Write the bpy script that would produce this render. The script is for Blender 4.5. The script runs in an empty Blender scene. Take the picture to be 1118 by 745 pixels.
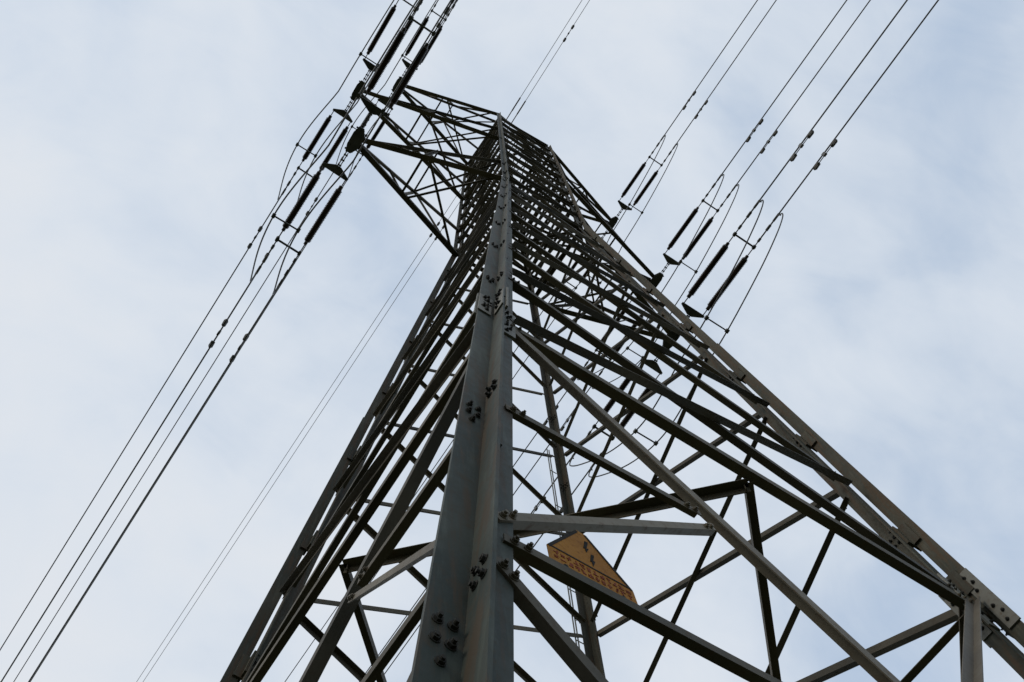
import bpy, bmesh, math, random
from mathutils import Vector, Matrix
sc = bpy.context.scene
R = random.Random(7)
U = 2.0            # metres per layout unit
EYE = 1.6          # eye height: layout z = 0

# ------------------------------------------------------------------ camera
cam = bpy.data.cameras.new('camera'); camo = bpy.data.objects.new('camera', cam)
sc.collection.objects.link(camo); sc.camera = camo
yaw, pitch, roll = 0.6404, 1.2282, -0.0716
cyw, syw, cp, sp = math.cos(yaw), math.sin(yaw), math.cos(pitch), math.sin(pitch)
f = Vector((syw*cp, cyw*cp, sp)); r = Vector((cyw, -syw, 0)); u = r.cross(f)
cr, sr = math.cos(roll), math.sin(roll)
rr = cr*r + sr*u; uu = -sr*r + cr*u
M = Matrix((( rr.x, uu.x, -f.x), (rr.y, uu.y, -f.y), (rr.z, uu.z, -f.z))).to_4x4()
M.translation = Vector((-1.2251*U, -1.423*U, EYE))
camo.matrix_world = M
cam.sensor_width = 36; cam.lens = 994.6/1118*36
cam.clip_start = 0.05; cam.clip_end = 6000

# ------------------------------------------------------------------ sky and light
SUN_EL, SUN_AZ = math.radians(34), math.radians(262)   # azimuth clockwise from +Y
world = bpy.data.worlds.new('World'); sc.world = world; world.use_nodes = True
nt = world.node_tree; nt.nodes.clear()
def N(t, **kw):
    n = nt.nodes.new(t)
    for k, v in kw.items(): setattr(n, k, v)
    return n
L = nt.links.new
out = N('ShaderNodeOutputWorld')
sky = N('ShaderNodeTexSky', sky_type='NISHITA', sun_disc=False, sun_elevation=SUN_EL, sun_rotation=SUN_AZ, air_density=1.0, dust_density=0.4)
bg1 = N('ShaderNodeBackground'); bg1.inputs[1].default_value = 0.15
L(sky.outputs[0], bg1.inputs[0])
tc = N('ShaderNodeTexCoord')
nrm = N('ShaderNodeVectorMath', operation='NORMALIZE'); L(tc.outputs['Generated'], nrm.inputs[0])
mp = N('ShaderNodeMapping'); mp.inputs['Scale'].default_value = (2.6, 2.6, 2.0); mp.inputs['Location'].default_value = (1.3, 0.4, 0.0)
L(nrm.outputs[0], mp.inputs[0])
no1 = N('ShaderNodeTexNoise'); no1.inputs['Scale'].default_value = 1.3; no1.inputs['Detail'].default_value = 5; no1.inputs['Roughness'].default_value = 0.5
no1.inputs['Distortion'].default_value = 0.3
L(mp.outputs[0], no1.inputs[0])
# the cloud sheet is thicker towards -X and the horizon, thinner and bluer towards +X
dt = N('ShaderNodeVectorMath', operation='DOT_PRODUCT'); L(nrm.outputs[0], dt.inputs[0]); dt.inputs[1].default_value = (0.62, -0.45, 0.0)
m1 = N('ShaderNodeMapRange'); L(dt.outputs['Value'], m1.inputs[0])
m1.inputs[1].default_value = -0.45; m1.inputs[2].default_value = 0.55; m1.inputs[3].default_value = 0.24; m1.inputs[4].default_value = -0.10
ad = N('ShaderNodeMath', operation='ADD'); L(no1.outputs[0], ad.inputs[0]); L(m1.outputs[0], ad.inputs[1])
mp2 = N('ShaderNodeMapping'); mp2.inputs['Scale'].default_value = (5.0, 9.0, 5.0); mp2.inputs['Rotation'].default_value = (0, 0, 0.7)
L(nrm.outputs[0], mp2.inputs[0])
no2 = N('ShaderNodeTexNoise'); no2.inputs['Scale'].default_value = 1.4; no2.inputs['Detail'].default_value = 7; no2.inputs['Roughness'].default_value = 0.58; no2.inputs['Distortion'].default_value = 0.5
L(mp2.outputs[0], no2.inputs[0])
w2 = N('ShaderNodeMath', operation='MULTIPLY_ADD'); L(no2.outputs[0], w2.inputs[0]); w2.inputs[1].default_value = 0.34; w2.inputs[2].default_value = -0.17
ad2 = N('ShaderNodeMath', operation='ADD'); L(ad.outputs[0], ad2.inputs[0]); L(w2.outputs[0], ad2.inputs[1])
m2 = N('ShaderNodeMapRange', interpolation_type='SMOOTHSTEP'); L(ad2.outputs[0], m2.inputs[0])
m2.inputs[1].default_value = 0.20; m2.inputs[2].default_value = 0.72; m2.inputs[3].default_value = 0.72; m2.inputs[4].default_value = 1.0
cr2 = N('ShaderNodeValToRGB'); L(ad2.outputs[0], cr2.inputs[0])
cr2.color_ramp.elements[0].position = 0.22; cr2.color_ramp.elements[0].color = (0.420, 0.530, 0.680, 1)
cr2.color_ramp.elements[1].position = 0.82; cr2.color_ramp.elements[1].color = (0.630, 0.662, 0.708, 1)
e2 = cr2.color_ramp.elements.new(0.5); e2.color = (0.555, 0.620, 0.705, 1)
bg2 = N('ShaderNodeBackground'); L(cr2.outputs[0], bg2.inputs[0]); bg2.inputs[1].default_value = 1.0
mx = N('ShaderNodeMixShader'); L(m2.outputs[0], mx.inputs[0]); L(bg1.outputs[0], mx.inputs[1]); L(bg2.outputs[0], mx.inputs[2])
L(mx.outputs[0], out.inputs[0])

sun = bpy.data.lights.new('sun', 'SUN'); sun.energy = 0.75; sun.angle = math.radians(14); sun.color = (1.0, 0.9, 0.76)
suno = bpy.data.objects.new('sun', sun); sc.collection.objects.link(suno)
sd = Vector((math.sin(SUN_AZ)*math.cos(SUN_EL), math.cos(SUN_AZ)*math.cos(SUN_EL), math.sin(SUN_EL)))
suno.rotation_euler = sd.to_track_quat('Z', 'Y').to_euler(); suno.location = (-20, -5, 40)
vs = sc.view_settings
vs.view_transform = 'Standard'; vs.look = 'None'; vs.exposure = 0.24; vs.gamma = 1; vs.use_curve_mapping = False

# ------------------------------------------------------------------ materials
def steel(name, c0, c1, rust, amt, rough=0.55, scale=6.0, bump=0.12, streak=0.0, spec=0.3):
    m = bpy.data.materials.new(name); m.use_nodes = True
    t = m.node_tree; b = t.nodes['Principled BSDF']; k = t.links.new
    co = t.nodes.new('ShaderNodeTexCoord'); oi = t.nodes.new('ShaderNodeObjectInfo')
    ov = t.nodes.new('ShaderNodeVectorMath'); ov.operation = 'ADD'
    sc_ = t.nodes.new('ShaderNodeVectorMath'); sc_.operation = 'SCALE'; sc_.inputs['Scale'].default_value = 13.0
    cb = t.nodes.new('ShaderNodeCombineXYZ')
    for i in range(3): k(oi.outputs['Random'], cb.inputs[i])
    k(cb.outputs[0], sc_.inputs[0]); k(co.outputs['Object'], ov.inputs[0]); k(sc_.outputs[0], ov.inputs[1])
    n1 = t.nodes.new('ShaderNodeTexNoise'); n1.inputs['Scale'].default_value = scale*0.35; n1.inputs['Detail'].default_value = 6
    n2 = t.nodes.new('ShaderNodeTexNoise'); n2.inputs['Scale'].default_value = scale*6; n2.inputs['Detail'].default_value = 5; n2.inputs['Roughness'].default_value = 0.65
    k(ov.outputs[0], n1.inputs[0]); k(ov.outputs[0], n2.inputs[0])
    mixa = t.nodes.new('ShaderNodeMix'); mixa.data_type = 'RGBA'
    r1 = t.nodes.new('ShaderNodeMapRange'); k(n1.outputs[0], r1.inputs[0]); r1.inputs[1].default_value = .40; r1.inputs[2].default_value = .60
    k(r1.outputs[0], mixa.inputs['Factor']); mixa.inputs['A'].default_value = (*c0, 1); mixa.inputs['B'].default_value = (*c1, 1)
    # rust and dirt flecks, a different amount on every member
    r2 = t.nodes.new('ShaderNodeMapRange'); k(n2.outputs[0], r2.inputs[0]); r2.inputs[1].default_value = .52; r2.inputs[2].default_value = .70
    am = t.nodes.new('ShaderNodeMath'); am.operation = 'MULTIPLY'; k(r2.outputs[0], am.inputs[0])
    rv = t.nodes.new('ShaderNodeMapRange'); k(oi.outputs['Random'], rv.inputs[0]); rv.inputs[3].default_value = amt*.4; rv.inputs[4].default_value = amt*1.4
    k(rv.outputs[0], am.inputs[1])
    mixb = t.nodes.new('ShaderNodeMix'); mixb.data_type = 'RGBA'; k(am.outputs[0], mixb.inputs['Factor'])
    k(mixa.outputs['Result'], mixb.inputs['A']); mixb.inputs['B'].default_value = (*rust, 1)
    col = mixb.outputs['Result']
    if streak:   # dirt and rust runs down the length of a leg, plus pale chalky patches
        ms = t.nodes.new('ShaderNodeMapping'); ms.inputs['Scale'].default_value = (26, 26, 1.1); k(ov.outputs[0], ms.inputs[0])
        n4 = t.nodes.new('ShaderNodeTexNoise'); n4.inputs['Scale'].default_value = 1.0; n4.inputs['Detail'].default_value = 6; n4.inputs['Roughness'].default_value = .6; k(ms.outputs[0], n4.inputs[0])
        for lo, hi, c_, amt_ in ((.50, .62, rust, streak), (.46, .32, tuple(min(1, v*2.0) for v in c1), streak*.45)):
            r4 = t.nodes.new('ShaderNodeMapRange'); k(n4.outputs[0], r4.inputs[0]); r4.inputs[1].default_value = lo; r4.inputs[2].default_value = hi; r4.inputs[4].default_value = amt_
            mc = t.nodes.new('ShaderNodeMix'); mc.data_type = 'RGBA'; k(r4.outputs[0], mc.inputs['Factor']); k(col, mc.inputs['A']); mc.inputs['B'].default_value = (*c_, 1); col = mc.outputs['Result']
    hs = t.nodes.new('ShaderNodeHueSaturation'); k(col, hs.inputs['Color'])      # every member has weathered a little differently
    vv = t.nodes.new('ShaderNodeMapRange'); k(cb.outputs[0], vv.inputs[0]); vv.inputs[3].default_value = .72; vv.inputs[4].default_value = 1.32
    k(vv.outputs[0], hs.inputs['Value']); k(hs.outputs[0], b.inputs['Base Color'])
    rg = t.nodes.new('ShaderNodeMapRange'); k(n2.outputs[0], rg.inputs[0]); rg.inputs[3].default_value = rough-.1; rg.inputs[4].default_value = rough+.18
    k(rg.outputs[0], b.inputs['Roughness']); b.inputs['Specular IOR Level'].default_value = spec
    bp = t.nodes.new('ShaderNodeBump'); bp.inputs['Strength'].default_value = bump; bp.inputs['Distance'].default_value = 0.004
    k(n2.outputs[0], bp.inputs['Height']); k(bp.outputs[0], b.inputs['Normal'])
    return m
LEG = steel('leg_paint', (.020, .030, .025), (.044, .053, .043), (.050, .036, .020), .6, .6, 4.0, streak=.9)
LEGB = steel('leg_paint_brown', (.028, .032, .022), (.058, .054, .037), (.065, .040, .019), .6, .6, 4.0, streak=.9)  # browner tone, used on every leg except the near one
BRACE = steel('brace_paint', (.048, .043, .028), (.090, .076, .050), (.070, .040, .018), .6, .6, 5.0)
TAN = steel('tan_paint', (.115, .10, .074), (.15, .13, .094), (.09, .055, .028), .6, .6, 5.0)  # paler tan tone for a few of the braces
PLATE = steel('plate_paint', (.14, .14, .122), (.18, .178, .155), (.10, .065, .035), .6, .6, 6.0)
BOLT = steel('bolt_steel', (.014, .015, .014), (.024, .024, .021), (.03, .018, .011), .5, .75, 9.0)
FIT = steel('fitting_steel', (.05, .052, .05), (.085, .085, .08), (.06, .035, .02), .4, .5, 8.0)
WIRE = steel('conductor_aluminium', (.085, .088, .092), (.13, .133, .137), (.06, .06, .06), .3, .5, 8.0)
PORC = steel('insulator_glaze', (.022, .015, .012), (.04, .026, .02), (.02, .014, .01), .2, .28, 8.0, .03)
CONC = steel('concrete', (.26, .25, .235), (.34, .33, .31), (.16, .15, .13), .5, .85, 3.0, .4)
YEL = steel('sign_yellow', (.235, .095, .008), (.30, .13, .012), (.14, .055, .012), .6, .6, 10.0, spec=.12)
INK = steel('sign_black', (.012, .011, .009), (.02, .018, .015), (.06, .04, .02), .3, .7, 10.0, spec=.1)
RED = steel('sign_red', (.15, .035, .018), (.20, .05, .022), (.2, .09, .03), .4, .7, 10.0, spec=.1)

# ------------------------------------------------------------------ helpers
C = sc.collection
def W_(p): return Vector((p[0]*U, p[1]*U, p[2]*U + EYE))
def obj(name, bm, mat, parent=None, smooth=False):
    bmesh.ops.recalc_face_normals(bm, faces=bm.faces)
    me = bpy.data.meshes.new(name); bm.to_mesh(me); bm.free()
    me.materials.append(mat)
    if smooth:
        for p in me.polygons: p.use_smooth = True
    o = bpy.data.objects.new(name, me); C.objects.link(o)
    if parent: o.parent = parent
    return o
def empty(name, loc=(0, 0, 0)):
    o = bpy.data.objects.new(name, None); C.objects.link(o); o.location = loc; o.empty_display_size = .3
    return o
def tag(o, label=None, cat=None, group=None, kind=None):
    if label: o['label'] = label
    if cat: o['category'] = cat
    if group: o['group'] = group
    if kind: o['kind'] = kind
    return o
def prism(bm, ring0, ring1):
    a = [bm.verts.new(p) for p in ring0]; b = [bm.verts.new(p) for p in ring1]; n = len(a)
    for i in range(n): bm.faces.new((a[i], a[(i+1) % n], b[(i+1) % n], b[i]))
    bm.faces.new(list(reversed(a))); bm.faces.new(b)
def box(bm, c, ax, ay, az):
    c, ax, ay, az = map(Vector, (c, ax, ay, az))
    q = [c-ax-ay, c+ax-ay, c+ax+ay, c-ax+ay]
    prism(bm, [p-az for p in q], [p+az for p in q])
def lprof(w, t):
    # L profile in (a, b): flange along +a at b = 0..t, second flange along +b at a = 0..t
    return [(0, 0), (w, 0), (w, t), (t, t), (t, w), (0, w)]
def angle_bar(bm, p0, p1, n, w, t, side=1, flip=1, off=0.0):
    """rolled steel angle between two world points; n = outward normal of its face;
    one flange lies in the face, the other stands out (side 1) or in (side -1)"""
    p0, p1, n = Vector(p0), Vector(p1), Vector(n)
    d = (p1-p0).normalized(); b = (n - d*n.dot(d)).normalized(); a = d.cross(b)*flip
    prof = [(x-w/2, y) for x, y in lprof(w, t)]
    g = lambda P: [P + a*x + b*(side*y + off) for x, y in prof]
    prism(bm, g(p0), g(p1))
def tube(bm, pts, rad, seg=8):
    rings = []; up = Vector((0, 0, 1))
    for i, p in enumerate(pts):
        p = Vector(p); d = (Vector(pts[min(i+1, len(pts)-1)]) - Vector(pts[max(i-1, 0)])).normalized()
        x = d.cross(up); x = x.normalized() if x.length > 1e-3 else Vector((1, 0, 0)); y = x.cross(d)
        rd = rad[i] if isinstance(rad, (list, tuple)) else rad
        rings.append([bm.verts.new(p + (x*math.cos(2*math.pi*k/seg) + y*math.sin(2*math.pi*k/seg))*rd) for k in range(seg)])
    for a, b in zip(rings, rings[1:]):
        for k in range(seg): bm.faces.new((a[k], a[(k+1) % seg], b[(k+1) % seg], b[k]))
    bm.faces.new(list(reversed(rings[0]))); bm.faces.new(rings[-1])
def bolt(bm, c, n, rad=.0086, h=.010, shank=.016):
    n = Vector(n).normalized(); c = Vector(c)
    x = n.orthogonal().normalized(); y = n.cross(x); ph = R.random()*3; rad *= R.uniform(.92, 1.05); shank *= R.uniform(.8, 1.25); h *= R.uniform(.9, 1.1)
    ring = lambda rd, z, s: [c + n*z + (x*math.cos(ph+2*math.pi*k/s) + y*math.sin(ph+2*math.pi*k/s))*rd for k in range(s)]
    prism(bm, ring(rad*1.5, 0, 10), ring(rad*1.5, .003, 10))
    prism(bm, ring(rad*1.15, .003, 6), ring(rad*1.15, h, 6))
    prism(bm, ring(rad*.62, h, 8), ring(rad*.62, shank, 8))

# ------------------------------------------------------------------ ground (structure)
bm = bmesh.new()
S = 3000
g = 60
grid = [[bm.verts.new(((-1+2*i/g)*abs(-1+2*i/g)**1.5*S, (-1+2*j/g)*abs(-1+2*j/g)**1.5*S, 0)) for j in range(g+1)] for i in range(g+1)]
for i in range(g):
    for j in range(g): bm.faces.new((grid[i][j], grid[i+1][j], grid[i+1][j+1], grid[i][j+1]))
gm = bpy.data.materials.new('meadow'); gm.use_nodes = True
t = gm.node_tree; b = t.nodes['Principled BSDF']; co = t.nodes.new('ShaderNodeTexCoord'); n1 = t.nodes.new('ShaderNodeTexNoise'); n1.inputs['Scale'].default_value = .5; n1.inputs['Detail'].default_value = 8
t.links.new(co.outputs['Object'], n1.inputs[0]); cr_ = t.nodes.new('ShaderNodeValToRGB'); t.links.new(n1.outputs[0], cr_.inputs[0])
cr_.color_ramp.elements[0].position = .35; cr_.color_ramp.elements[0].color = (.034, .044, .016, 1); cr_.color_ramp.elements[1].position = .7; cr_.color_ramp.elements[1].color = (.085, .08, .036, 1)
t.links.new(cr_.outputs[0], b.inputs['Base Color']); b.inputs['Roughness'].default_value = .95
bp = t.nodes.new('ShaderNodeBump'); n3 = t.nodes.new('ShaderNodeTexNoise'); n3.inputs['Scale'].default_value = 30; t.links.new(co.outputs['Object'], n3.inputs[0]); t.links.new(n3.outputs[0], bp.inputs['Height']); bp.inputs['Distance'].default_value = .05
t.links.new(bp.outputs[0], b.inputs['Normal'])
tag(obj('ground', bm, gm), kind='structure')

# ------------------------------------------------------------------ the lattice tower
K, K2, Z3, Z2, Z1 = 0.0775, -0.0027, 7.7685, 10.3755, 13.0512
L1, L2, L3 = 1.8069, 2.02, 1.6444
XE, ZE, SE = -0.0884, 15.2333, 0.05
ZG = -EYE/U
def w(z): return 1-K*z if z <= Z3 else 1-K*Z3-K2*(z-Z3)
FACES = {'AC': ((0, -1, 0), lambda t, z: (t*w(z), -w(z), z)), 'BD': ((0, 1, 0), lambda t, z: (t*w(z), w(z), z)),
         'AB': ((-1, 0, 0), lambda t, z: (-w(z), t*w(z), z)), 'CD': ((1, 0, 0), lambda t, z: (w(z), t*w(z), z))}
tower = empty('lattice_tower', (0, 0, 0))
tag(tower, 'tall dark green-grey steel lattice pylon seen steeply from the foot of its near leg', 'pylon')

# legs: two angles back to back in a star, with batten plates in the gap
GAP = .0195
LV = [2.2, 2.96, 3.71, 4.5, 5.3, 6.12, 6.95, Z3]           # body panel points
CV = [Z3, 8.26, 8.75, 9.3, 9.84, Z2, 10.87, 11.36, 11.92, 12.48, Z1]                  # cage panel points
def fl(z): return .098 if z < 2.2 else .102 if z < 4.5 else .092 if z < Z3 - .01 else .078
for sx, sy in ((-1, -1), (-1, 1), (1, -1), (1, 1)):
    bm = bmesh.new()
    zs = [ZG-.02, 2.2, 4.5, Z3, Z1]
    for za, zb in zip(zs, zs[1:]):
        F = fl((za+zb)/2); T = .0105
        for s in (1, -1):        # s = 1: inner angle, s = -1: outer angle
            def ring(z):
                c = W_((sx*w(z), sy*w(z), z))
                return [c + Vector((-sx*s*(GAP/2+x), -sy*s*(GAP/2+y), 0)) for x, y in lprof(F, T)]
            prism(bm, ring(za), ring(zb))
    LM = LEG if (sx, sy) == (-1, -1) else LEGB; leg = obj('leg', bm, LM, tower)
    # battens and bolts
    bo = bmesh.new(); sp_ = bmesh.new()
    zb_ = [.0, .68, 1.33, 2.2] + [(z+z2)/2 for z, z2 in zip(LV, LV[1:])] + [(z+z2)/2 for z, z2 in zip(CV, CV[1:])]
    for i, z in enumerate(zb_):
        F = fl(z); hh = .10 if z < 5 else .08
        e = Vector((sx*-K, sy*-K, 1)) if z < Z3 else Vector((0, 0, 1))
        c = W_((sx*w(z), sy*w(z), z))
        wd = F*.82
        if True:
            bb = bmesh.new(); box(bb, c, (wd*.72, 0, 0), (0, GAP/2-.001, 0), e*hh); obj('batten_plate', bb, LM, leg)
        if True:
            bb = bmesh.new(); box(bb, c+e*(.012 if z > 2.3 else .2), (GAP/2-.0015, 0, 0), (0, wd*.8, 0), e*hh); obj('batten_plate', bb, LM, leg)
        if z > 9: continue
        # bolt groups on the flanges
        for s in (1, -1):
            for ax in (0, 1):
                q = 4 if ax == 0 else 3
                for kx, kz in ((.38, .55), (.72, .55), (.38, -.1), (.72, -.1), (.55, -.75))[:5 if ax == 0 else 4]:
                    dz = kz*.095
                    pos = c + e*dz + (e*(.012 if z > 2.3 else .2) if ax else Vector((0, 0, 0)))
                    along = Vector((-sx*s*(GAP/2+F*kx), 0, 0)) if ax == 0 else Vector((0, -sy*s*(GAP/2+F*kx), 0))
                    nn = Vector((0, -sy*s, 0)) if ax == 0 else Vector((-sx*s, 0, 0))
                    # bolt heads on both sides of the flange
                    bolt(bo, pos + along + nn*(GAP/2+.0105), nn)
    # splice plates across the change of section at the waist of the portal
    z = 2.2; F = .102; c = W_((sx*w(z), sy*w(z), z)); e = Vector((sx*-K, sy*-K, 1))
    for s in (1, -1):
        for ax in (0, 1):
            al = Vector((-sx*s, 0, 0)) if ax == 0 else Vector((0, -sy*s, 0))
            nn = Vector((0, -sy*s, 0)) if ax == 0 else Vector((-sx*s, 0, 0))
            pc = c + al*(GAP/2+F*.66) + nn*(GAP/2+.0105+.0055)
            box(sp_, pc - e*.02, al*(F*.36), nn*.0035, e*.19); pb = pc - nn*.0225; box(sp_, pb, al*(F*.42), nn*.0055, e*.25)
            for kz in (-.8, -.55, -.3, .3, .55, .8):
                bolt(bo, pb - nn*.0055 + e*.25*kz + al*F*.1*(1 if int(kz*100) % 2 else -1), -nn)
                bolt(bo, pc + nn*.0035 + e*.19*kz + al*F*.1*(1 if int(kz*100) % 2 else -1), nn)
    obj('splice_plate', sp_, PLATE, leg); obj('bolts', bo, BOLT, leg)
    # concrete footing
    fb = bmesh.new(); z0 = w(ZG)
    for hw0, hw1, a, b_ in ((.36, .32, -.3, .16), (.22, .2, .16, .26)):
        ring = lambda h, zz: [Vector((sx*z0*U+i*h, sy*z0*U+j*h, zz)) for i, j in ((-1, -1), (1, -1), (1, 1), (-1, 1))]
        prism(fb, ring(hw0, a), ring(hw1, b_ - .002))
    obj('footing', fb, CONC, tower)

def face_bar(name, fc, t0, z0, t1, z1, wd, side=1, flip=1, mat=BRACE, off=0.0, parent=None, trim=.075):
    n, P = FACES[fc]
    a, b = W_(P(t0, z0)), W_(P(t1, z1)); d = (b-a).normalized()
    if abs(t0) > .98: a = a + d*trim
    if abs(t1) > .98: b = b - d*trim
    bm = bmesh.new(); tk = max(.0045, wd*.10)
    angle_bar(bm, a, b, n, wd, tk, side, flip, off)
    # bolts at both ends
    for p, s in ((a, 1), (b, -1)):
        for k in (.03, .07):
            q = p + d*s*k + Vector(n)*(off + (0 if side < 0 else tk))
            if max(z0, z1) < 5: bolt(bm, q, n, .009, .011, .016)
    return obj(name, bm, mat, parent or tower)

def gusset(fc, t, z, sx_, sz, off=0):
    n, P = FACES[fc]; n = Vector(n); c = W_(P(t, z)); a = n.cross(Vector((0, 0, 1)))
    bm = bmesh.new(); e = Vector((0, 0, 1)) - n*(-K)
    pts = [(-sx_, -sz*.35), (-sx_*.55, -sz), (sx_*.55, -sz), (sx_, -sz*.35), (sx_, sz*.35), (sx_*.55, sz), (-sx_*.55, sz), (-sx_, sz*.35)]
    prism(bm, [c + a*x + e*y + n*(off-.004) for x, y in pts], [c + a*x + e*y + n*(off+.004) for x, y in pts])
    for x, y in ((-.5, .3), (.5, .3), (-.5, -.4), (.5, -.4), (0, .6)):
        bolt(bm, c + a*x*sx_ + e*y*sz + n*(off+.004), n, .009)
    return obj('gusset_plate', bm, BRACE, tower)

ZX = 1.0
def diag_t(z): return (2.2-z)/(2.2-ZX) - 1 if z > ZX else (ZX-z)/(ZX-ZG*.2)   # |t| helper for the portal cross
ZL = -.22
for fc in FACES:
    # portal cross below 2.2 with its horizontal and redundants
    tt = lambda z: ( -1 + (2.2-z)/(2.2-ZX) ) if z >= ZX else (ZX-z)/(ZX-ZL)
    tan = TAN
    face_bar('portal_diagonal', fc, -1, 2.24, 1, ZL, .056, -1, 1, BRACE if fc != 'AC' else TAN, -.002)
    face_bar('portal_diagonal', fc, 1, 2.24, -1, ZL, .056, 1, 1, BRACE if fc not in ('AC',) else TAN, .002)
    face_bar('horizontal_brace', fc, -1, .975, 0, ZX, .031, -1, -1, BRACE, .0)
    face_bar('horizontal_brace', fc, 0, ZX, 1, .975, .031, -1, -1, BRACE, .0)
    for s in (-1, 1):
        face_bar('redundant_brace', fc, s, 1.5, s*.45, 1.54, .036, -1, -s, BRACE, .0)
        face_bar('redundant_brace', fc, s, .998, s*.43, 1.50, .032, -1, s, TAN, .0)
        face_bar('redundant_brace', fc, s, .94, s*.5, .42, .032, -1, s, BRACE, .0)
        face_bar('redundant_brace', fc, s, ZL, s*.5, .41, .036, -1, 1, BRACE, .0)
    gusset(fc, 0, ZX, .11, .09)
    # waist horizontal
    face_bar('horizontal_brace', fc, -1, 2.2, 1, 2.2, .056, -1, -1, BRACE, .0)
    # crossed diagonals of the tapering body
    for i, (za, zb) in enumerate(zip(LV, LV[1:])):
        wd = (.050, .048, .046, .044, .042, .042, .042)[i]
        face_bar('diagonal_brace', fc, -1, za+.02, 1, zb-.02, wd, 1, -1, BRACE, .002, trim=.105)
        face_bar('diagonal_brace', fc, 1, za+.02, -1, zb-.02, wd, -1, 1, BRACE, -.002, trim=.09)
    for za, zb in zip(CV, CV[1:]):
        face_bar('cage_diagonal', fc, -1, za+.02, 1, zb-.02, .052, 1, 1, BRACE, .002, trim=.03)
        face_bar('cage_diagonal', fc, 1, za+.02, -1, zb-.02, .052, -1, 1, BRACE, -.002, trim=.03)
    for z in (Z3, 8.75, 9.57, Z2, 11.36, 12.2, Z1):
        face_bar('cage_horizontal', fc, -1, z, 1, z, (.09 if z == Z1 else .066) if z in (Z3, Z2, Z1) else .05, -1, 1, BRACE, -.004, trim=.02)

# plan bracing: a diamond at the waist, crosses in the cage
def plan_bar(name, p, q, wd):
    bm = bmesh.new(); angle_bar(bm, W_(p), W_(q), (0, 0, 1), wd, .006, -1, 1); return obj(name, bm, BRACE, tower)
hw = w(2.2)-.03
mids = [(0, -hw), (hw, 0), (0, hw), (-hw, 0)]
for i in range(4):
    (x0, y0), (x1, y1) = mids[i], mids[(i+1) % 4]
    plan_bar('plan_brace', (x0, y0, 2.18), (x1, y1, 2.18), .056)
for z in (Z3, Z2, Z1):
    h = w(z)-.02
    plan_bar('plan_brace', (-h, -h, z), (h, h, z), .045); plan_bar('plan_brace', (-h, h, z+.015), (h, -h, z+.015), .045)

# climbing rail beside the far leg
bm = bmesh.new(); cr_leg = lambda z, dx, dy: W_((w(z), w(z), z)) + Vector((dx, dy, 0))
for k in (.155, .185):
    tube(bm, [cr_leg(z, -k, .01) for z in (ZG+.05, 1.5, 3.2, 5.3)], .0075, 6)
for i in range(17):
    z = ZG+.1+i*.36
    tube(bm, [cr_leg(z, -.09, .01), cr_leg(z, -.19, .01)], .006, 5)
obj('climbing_rail', bm, PLATE, tower)

# earth wire peak
bm = bmesh.new(); apex = Vector((XE, 0, ZE))
def peak(sx, sy, z):
    k = (z-Z1)/(ZE-Z1); h = w(Z1)
    return Vector((sx*h*(1-k) + XE*k, sy*h*(1-k), z))
for sx in (-1, 1):
    for sy in (-1, 1):
        angle_bar(bm, W_(peak(sx, sy, Z1)), W_(peak(sx, sy, ZE-.03)), (sx, sy, .3), .06, .007, -1, 1)
pz = [Z1, 13.75, 14.35, 14.85]
for za, zb in zip(pz, pz[1:]):
    for a, b in (((-1, -1), (1, -1)), ((1, -1), (1, 1)), ((1, 1), (-1, 1)), ((-1, 1), (-1, -1))):
        n = (a[0]+b[0], a[1]+b[1], 0)
        angle_bar(bm, W_(peak(*a, za)), W_(peak(*b, zb)), n, .035, .005, 1, 1)
        angle_bar(bm, W_(peak(*b, za)), W_(peak(*a, zb)), n, .035, .005, -1, 1)
        angle_bar(bm, W_(peak(*b, zb)), W_(peak(*a, zb)), n, .035, .005, -1, 1, -.01)
box(bm, W_((XE, 0, ZE-.04)), (.12, 0, 0), (0, .16, 0), (0, 0, .05))
obj('earth_wire_peak', bm, BRACE, tower)

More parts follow.
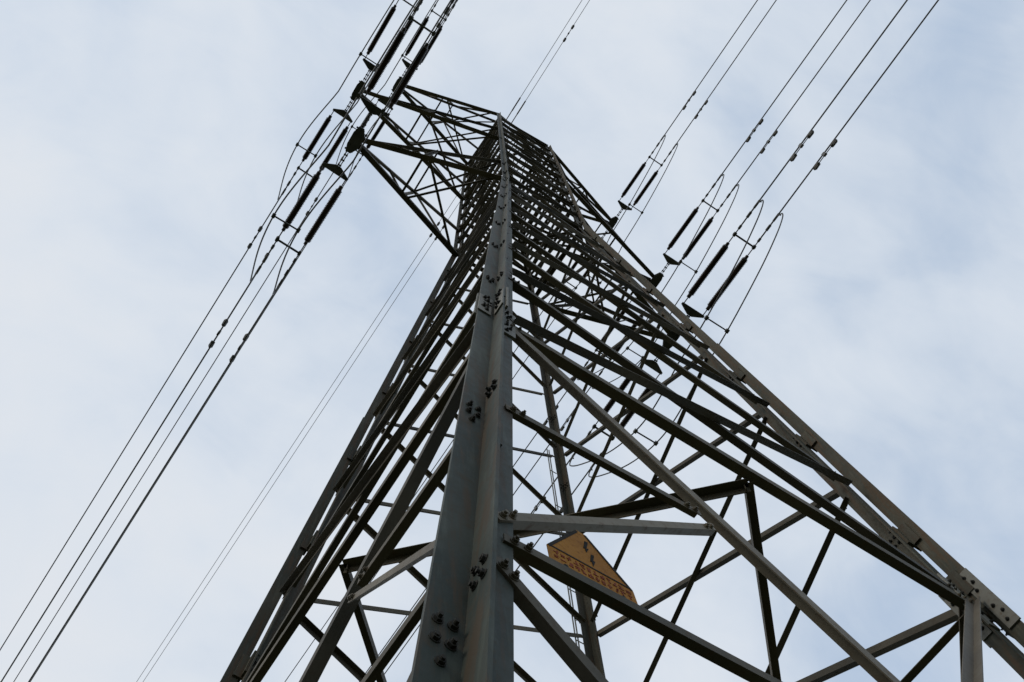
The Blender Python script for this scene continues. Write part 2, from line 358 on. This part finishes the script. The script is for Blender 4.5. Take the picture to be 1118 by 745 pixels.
# crossarms
def crossarm(s, Ltip, z, top):
    tipx = s*Ltip; h = w(z)
    root_lo = [Vector((s*h, -h, z)), Vector((s*h, h, z))]
    if top: root_hi = [peak(s, -1, 13.9), peak(s, 1, 13.9)]
    else: hu = w(z+.98); root_hi = [Vector((s*hu, -hu, z+.98)), Vector((s*hu, hu, z+.98))]
    tl = [Vector((tipx-s*.05, y, z)) for y in (-.03, .03)]; th = [Vector((tipx-s*.05, y, z+.045)) for y in (-.02, .02)]
    lac = bmesh.new()
    mixp = lambda a, b, k: a + (b-a)*k
    lo = [lambda k, i=i: mixp(tl[i], root_lo[i], k) for i in (0, 1)]
    hi = [lambda k, i=i: mixp(th[i], root_hi[i], k) for i in (0, 1)]
    dn = (0, 0, -1)
    # underside: strut and crossed lacing
    angle_bar(lac, W_(lo[0](.42)), W_(lo[1](.42)), dn, .042, .005, -1, 1, -.012)
    angle_bar(lac, W_(lo[0](.46)), W_(lo[1](.93)), dn, .042, .005, -1, 1, -.006)
    angle_bar(lac, W_(lo[1](.46)), W_(lo[0](.93)), dn, .042, .005, 1, 1, -.006)
    # top plane: strut and one diagonal
    angle_bar(lac, W_(hi[0](.5)), W_(hi[1](.5)), (0, 0, 1), .034, .005, -1)
    angle_bar(lac, W_(hi[1](.5)), W_(hi[0](.97)), (0, 0, 1), .034, .005, -1)
    for i, n in ((0, (0, -1, 0)), (1, (0, 1, 0))):
        angle_bar(lac, W_(lo[i](.42)), W_(hi[i](.5)), n, .042, .005, 1)
        angle_bar(lac, W_(hi[i](.5)), W_(lo[i](.88)), n, .042, .005, -1)
        angle_bar(lac, W_(lo[i](.42)), W_(hi[i](.25)), n, .03, .005, -1)
    arm = obj('crossarm', lac, BRACE, tower)
    for i in (0, 1):
        bm = bmesh.new(); angle_bar(bm, W_(tl[i]), W_(root_lo[i]), dn, .09, .010, -1, 1 if i else -1); obj('bottom_chord', bm, BRACE, arm)
        bm = bmesh.new(); angle_bar(bm, W_(th[i]), W_(root_hi[i]), (0, 0, 1), .062, .008, -1, -1 if i else 1); obj('top_chord', bm, BRACE, arm)
    # attachment plate at the tip, long in the direction of the line
    bm = bmesh.new(); c = W_((tipx, 0, z-.005))
    out8 = [(-.115, -.11), (-.04, -.235), (.05, -.235), (.085, -.11), (.085, .11), (.05, .235), (-.04, .235), (-.115, .11)]
    for zz in (-.035, .03):
        prism(bm, [c + Vector((s*x, y, zz-.006)) for x, y in out8], [c + Vector((s*x, y, zz+.006)) for x, y in out8])
    for y in (-.2, -.08, .08, .2):
        box(bm, c+Vector((s*.01, y, -.002)), (.075, 0, 0), (0, .012, 0), (0, 0, .027))
    for x, y in ((0, -.20), (0, .20), (-.05, -.1), (.04, -.1), (-.05, .1), (.04, .1)):
        bolt(bm, c+Vector((s*x, y, -.041)), (0, 0, -1), .014)
    obj('attachment_plate', bm, FIT, arm)
ARMS = [(s, Lt, z, nm) for s in (-1, 1) for Lt, z, nm in ((L1, Z1, 'topmost'), (L2, Z2, 'middle'), (L3, Z3, 'lowest'))]
for s, Lt, z, nm in ARMS: crossarm(s, Lt, z, nm == 'topmost')

# ------------------------------------------------------------------ insulators, conductors, jumpers
SB = .1073*U
DIRS = {1: (-.0293, -.103, .0005), -1: (.0047, .008, .0003)}      # dx, dz, curvature per unit of length
def smooth_mesh(o):
    for p in o.data.polygons: p.use_smooth = True
def make_insulator():
    root = empty('tension_insulator')
    bm = bmesh.new()                                              # links from arm plate to yoke
    for x in (-.018, .018): tube(bm, [(x, .25, 0), (x, .56, 0)], .009, 6)
    for y in (.30, .40, .50): tube(bm, [(-.035, y, 0), (.035, y, 0)], .014, 6)
    obj('link', bm, FIT, root)
    bm = bmesh.new(); tri = [(-.05, .52), (.05, .52), (SB+.035, .62), (SB+.03, .665), (-SB-.03, .665), (-SB-.035, .62)]
    prism(bm, [Vector((x, y, -.008)) for x, y in tri], [Vector((x, y, .008)) for x, y in tri])
    for x, y in ((0, .56), (-SB, .64), (SB, .64)): bolt(bm, (x, y, -.008), (0, 0, -1), .014)
    obj('yoke_plate', bm, FIT, root)
    for x in (-SB, SB):
        bm = bmesh.new(); pts, rad = [], []
        n = 44; a, b = .84, 1.92
        for y, rd in ((.66, .010), (.78, .010), (.781, .036), (a, .036)): pts.append((x, y, 0)); rad.append(rd)
        for i in range(n):
            y = a + .02 + (b-a-.04)*i/n; st = (b-a-.04)/n; big = .062 if i % 2 == 0 else .057
            for dy, rd in ((.0, .047), (.2, .050), (.34, big), (.68, big), (.85, .050)): pts.append((x, y+dy*st, 0)); rad.append(rd)
        for y, rd in ((b, .030), (b+.05, .030), (b+.051, .010), (2.14, .010)): pts.append((x, y, 0)); rad.append(rd)
        tube(bm, pts, rad, 12)
        o = obj('insulator_rod', bm, PORC, root)
    bm = bmesh.new(); box(bm, (0, 2.15, 0), (SB+.03, 0, 0), (0, .016, 0), (0, 0, .018))
    for x in (-SB, SB): box(bm, (x, 2.15, 0), (.022, 0, 0), (0, .04, 0), (0, 0, .024))
    obj('spacer_bar', bm, FIT, root)
    for x in (-SB, SB):                                           # dead-end clamps
        bm = bmesh.new()
        tube(bm, [(x, 2.17, 0), (x, 2.26, 0), (x, 2.262, 0), (x, 2.34, 0), (x, 2.342, 0), (x, 2.50, 0), (x, 2.502, 0), (x, 2.62, 0), (x, 2.622, 0), (x, 2.70, 0), (x, 2.702, 0), (x, 2.86, 0)],
             [.011, .011, .024, .024, .014, .014, .026, .026, .015, .015, .022, .022], 8)
        tube(bm, [(x, 2.80, 0), (x, 2.86, -.05), (x, 2.85, -.10)], .014, 6)
        obj('end_clamp', bm, FIT, root)
    return root
def copy_tree(o, parent=None):
    c = o.copy(); C.objects.link(c)
    if parent: c.parent = parent
    for ch in o.children: copy_tree(ch, c)
    return c
proto = make_insulator(); first = True
SIDE = {-1: 'left', 1: 'right'}
WAY = {1: 'down to the lower left', -1: 'up past the top edge'}
def frame(dx, yd, dz):
    y = Vector((dx, yd, dz)).normalized(); x = y.cross(Vector((0, 0, 1))).normalized(); z = x.cross(y)
    return Matrix(((x.x, y.x, z.x), (x.y, y.y, z.y), (x.z, y.z, z.z)))
damper_me = None
def make_damper():
    bm = bmesh.new()
    tube(bm, [(0, -.19, -.055), (0, -.1, -.064), (0, 0, -.062), (0, .1, -.064), (0, .19, -.055)], .006, 6)
    box(bm, (0, 0, -.03), (.014, 0, 0), (0, .024, 0), (0, 0, .045))
    for s in (-1, 1):
        tube(bm, [(0, s*.12, -.062), (0, s*.125, -.064), (0, s*.20, -.066), (0, s*.225, -.064)], [.016, .027, .030, .014], 8)
        tube(bm, [(0, s*.15, -.09), (0, s*.21, -.09)], .018, 6)
    bmesh.ops.recalc_face_normals(bm, faces=bm.faces)
    me = bpy.data.meshes.new('damper'); bm.to_mesh(me); bm.free(); me.materials.append(FIT); return me
damper_me = make_damper()
def wire(name, P0, dx, yd, dz, cv, t0, t1, rad, dampers, parent_rot):
    root = empty(name, W_(P0 + Vector((dx, yd, dz))*t0))
    ts = []; t_ = t0
    while t_ < t1: ts.append(t_); t_ += .5 if t_ < 12 else 4
    ts.append(t1)
    o0 = root.location
    pt = lambda t_: W_(P0 + Vector((dx*t_, yd*t_, dz*t_ + cv*t_*t_)))
    bm = bmesh.new(); tube(bm, [pt(t_)-o0 for t_ in ts], rad, 6)
    w_ = obj('wire', bm, WIRE, root, True)
    for k in dampers:
        d = bpy.data.objects.new('damper', damper_me); C.objects.link(d); d.parent = root
        d.location = pt(k)-o0; d.rotation_euler = parent_rot.to_euler(); d.scale = (1.35, 1.35, 1.35)
    return root
for s, Lt, z, nm in ARMS:
    P = Vector((s*Lt, 0, z)); ends = {}
    for yd in (1, -1):
        dx, dz, cv = DIRS[yd]; Rm = frame(dx, yd, dz)
        ins = proto if first else copy_tree(proto); first = False
        ins.location = W_(P); ins.rotation_euler = Rm.to_euler()
        toward = 'lower left' if yd == 1 else 'top edge'
        tag(ins, f'double dark insulator string on the {nm} {SIDE[s]} crossarm, towards the {toward}', 'insulator', 'insulator strings at the crossarm tips')
        d = Vector((dx, yd, dz)).normalized()
        for b in (-1, 1):
            P0 = P + Vector((b*.1073, 0, 0))
            which = 'left' if b == -1 else 'right'
            wr = wire('conductor', P0, dx, yd, dz, cv, 1.40, 150, .014, (2.02 + R.uniform(-.04, .04),), Rm)
            tag(wr, f'{which} wire of the pair from the {nm} {SIDE[s]} crossarm {WAY[yd]}', 'power line', 'twin conductor wires')
    # jumper loops under the arm tip
    key = [(-1.41, -.02), (-1.445, -.07), (-1.40, -.15), (-1.25, -.27), (-.95, -.44), (-.42, -.66), (0, -.76), (.4, -.80), (.7, -.77), (1.05, -.64), (1.34, -.42), (1.46, -.26), (1.46, -.19), (1.42, -.165)]
    def cr_pt(t_):
        i = min(int(t_), len(key)-2); fr = t_-i
        g_ = lambda j: Vector(key[max(0, min(len(key)-1, j))])
        a, b, c, d = g_(i-1), g_(i), g_(i+1), g_(i+2)
        return .5*((2*b) + (c-a)*fr + (2*a-5*b+4*c-d)*fr*fr + (-a+3*b-3*c+d)*fr**3)
    bulge = lambda s_, y_: s_*.075*math.sin(math.pi*max(0, min(1, y_/1.4)))**1.2
    root = empty('jumper_loop', W_(P + Vector((0, 0, -.76))))
    tag(root, f'thin twin jumper cables looping under the {nm} {SIDE[s]} crossarm tip', 'jumper cable', 'jumper loops under the crossarm tips')
    for b in (-1, 1):
        bm = bmesh.new(); pts = []
        for k in range(81):
            q = cr_pt(k/80*(len(key)-1)); dxx = DIRS[1][0]*max(0, q.x) + bulge(s, q.x)
            pts.append(W_(P + Vector((b*.1073+dxx, q.x, q.y))) - root.location)
        tube(bm, pts, .0125, 6); obj('cable', bm, WIRE, root, True)
    for yq, zq in ((-.42, -.66), (.7, -.77)):
        bm = bmesh.new(); c = W_(P + Vector((DIRS[1][0]*max(0, yq) + bulge(s, yq), yq, zq))) - root.location
        box(bm, c, (SB, 0, 0), (0, .011, 0), (0, 0, .011))
        for b in (-1, 1): box(bm, c+Vector((b*SB, 0, 0)), (.026, 0, 0), (0, .034, 0), (0, 0, .026))
        obj('spacer_bar', bm, FIT, root)
for yd in (1, -1):
    dx, dz, cv = DIRS[yd]; Rm = frame(dx, yd, dz)
    for b in (-1, 1):
        wr = wire('earth_wire', Vector((XE + b*SE, 0, ZE)), dx, yd, dz, cv, .06, 150, .0085, (1.9,) if b == 1 or yd == 1 else (), Rm)
        tag(wr, f'{"left" if b == -1 else "right"} one of two thin wires from pylon top {WAY[yd]}', 'earth wire', 'earth wires at the pylon top')
        bm = bmesh.new(); q = [Vector((dx, yd, dz))*U*k for k in (0, .35, .351, .6)]
        tube(bm, q, [.016, .016, .022, .022], 6); obj('end_clamp', bm, FIT, wr)

# ------------------------------------------------------------------ warning sign on the near face
sw, zb0 = .139*U/2, .985
n = Vector((0, -1, -K)).normalized(); ex = Vector((1, 0, 0)); ey = Vector((0, K, 1)).normalized()
sx0 = -.808*w(zb0)
sign = empty('warning_sign', W_((sx0, -w(zb0), zb0)) - n*.006)
tag(sign, 'small weathered yellow warning sign with worn lettering on a brace beside the near leg', 'sign')
HS, HA = .085, .285
outl = [(-sw, 0), (sw, 0), (sw, HS), (.016, HA), (-.016, HA), (-sw, HS)]
SP = lambda x, y, d: ex*x + ey*y + n*d
bm = bmesh.new(); prism(bm, [SP(x, y, -.002) for x, y in outl], [SP(x, y, 0) for x, y in outl]); obj('sign_panel', bm, YEL, sign)
def strip(bm, a, b, wd, d=.0012):
    a, b = Vector(a), Vector(b); dd = (b-a).normalized(); pn = Vector((-dd.y, dd.x))*wd/2
    q = [a+pn, a-pn, b-pn, b+pn]
    prism(bm, [SP(p.x, p.y, .0002) for p in q], [SP(p.x, p.y, d) for p in q])
bm = bmesh.new()
e_ = .006
for a, b in (((-sw+e_, HS), (-.014, HA-e_)), ((sw-e_, HS), (.014, HA-e_))): strip(bm, a, b, .010)
strip(bm, (-sw+.012, HS+.006), (sw-.012, HS+.006), .007)
obj('sign_border', bm, INK, sign)
bm = bmesh.new()                                                   # broken arrow of the voltage symbol
for poly in ([(.006, .238), (.018, .240), (.006, .196), (.013, .198), (.001, .168), (-.001, .190), (-.006, .188)], [(.016, .172), (.027, .175), (.018, .138), (.025, .140), (.012, .104), (.011, .128), (.006, .126)]):
    prism(bm, [SP(x, y, .0002) for x, y in poly], [SP(x, y, .0014) for x, y in poly])
obj('lightning_arrow', bm, INK, sign)
bm = bmesh.new()                                                   # two worn rows of characters, too eroded to read
for y0, hgt, x0, x1 in ((.058, .020, -sw+.018, sw-.018), (.030, .019, -sw+.018, sw-.018)):
    x = x0
    while x < x1:
        cw = R.uniform(.012, .017)
        for k in range(R.choice((2, 3))):
            if R.random() < .5: strip(bm, (x+R.uniform(0, cw), y0), (x+R.uniform(0, cw), y0+hgt), .0045)
            else: yy = y0+R.choice((.1, .5, .9))*hgt; strip(bm, (x, yy), (x+cw, yy), .0045, .001+k*.0002)
        x += cw + .007
obj('lettering', bm, RED, sign)
bm = bmesh.new()
for x in (-.09, .09): bolt(bm, SP(x, .012, .0002), n, .005, .004, .006)
obj('bolts', bm, BOLT, sign)
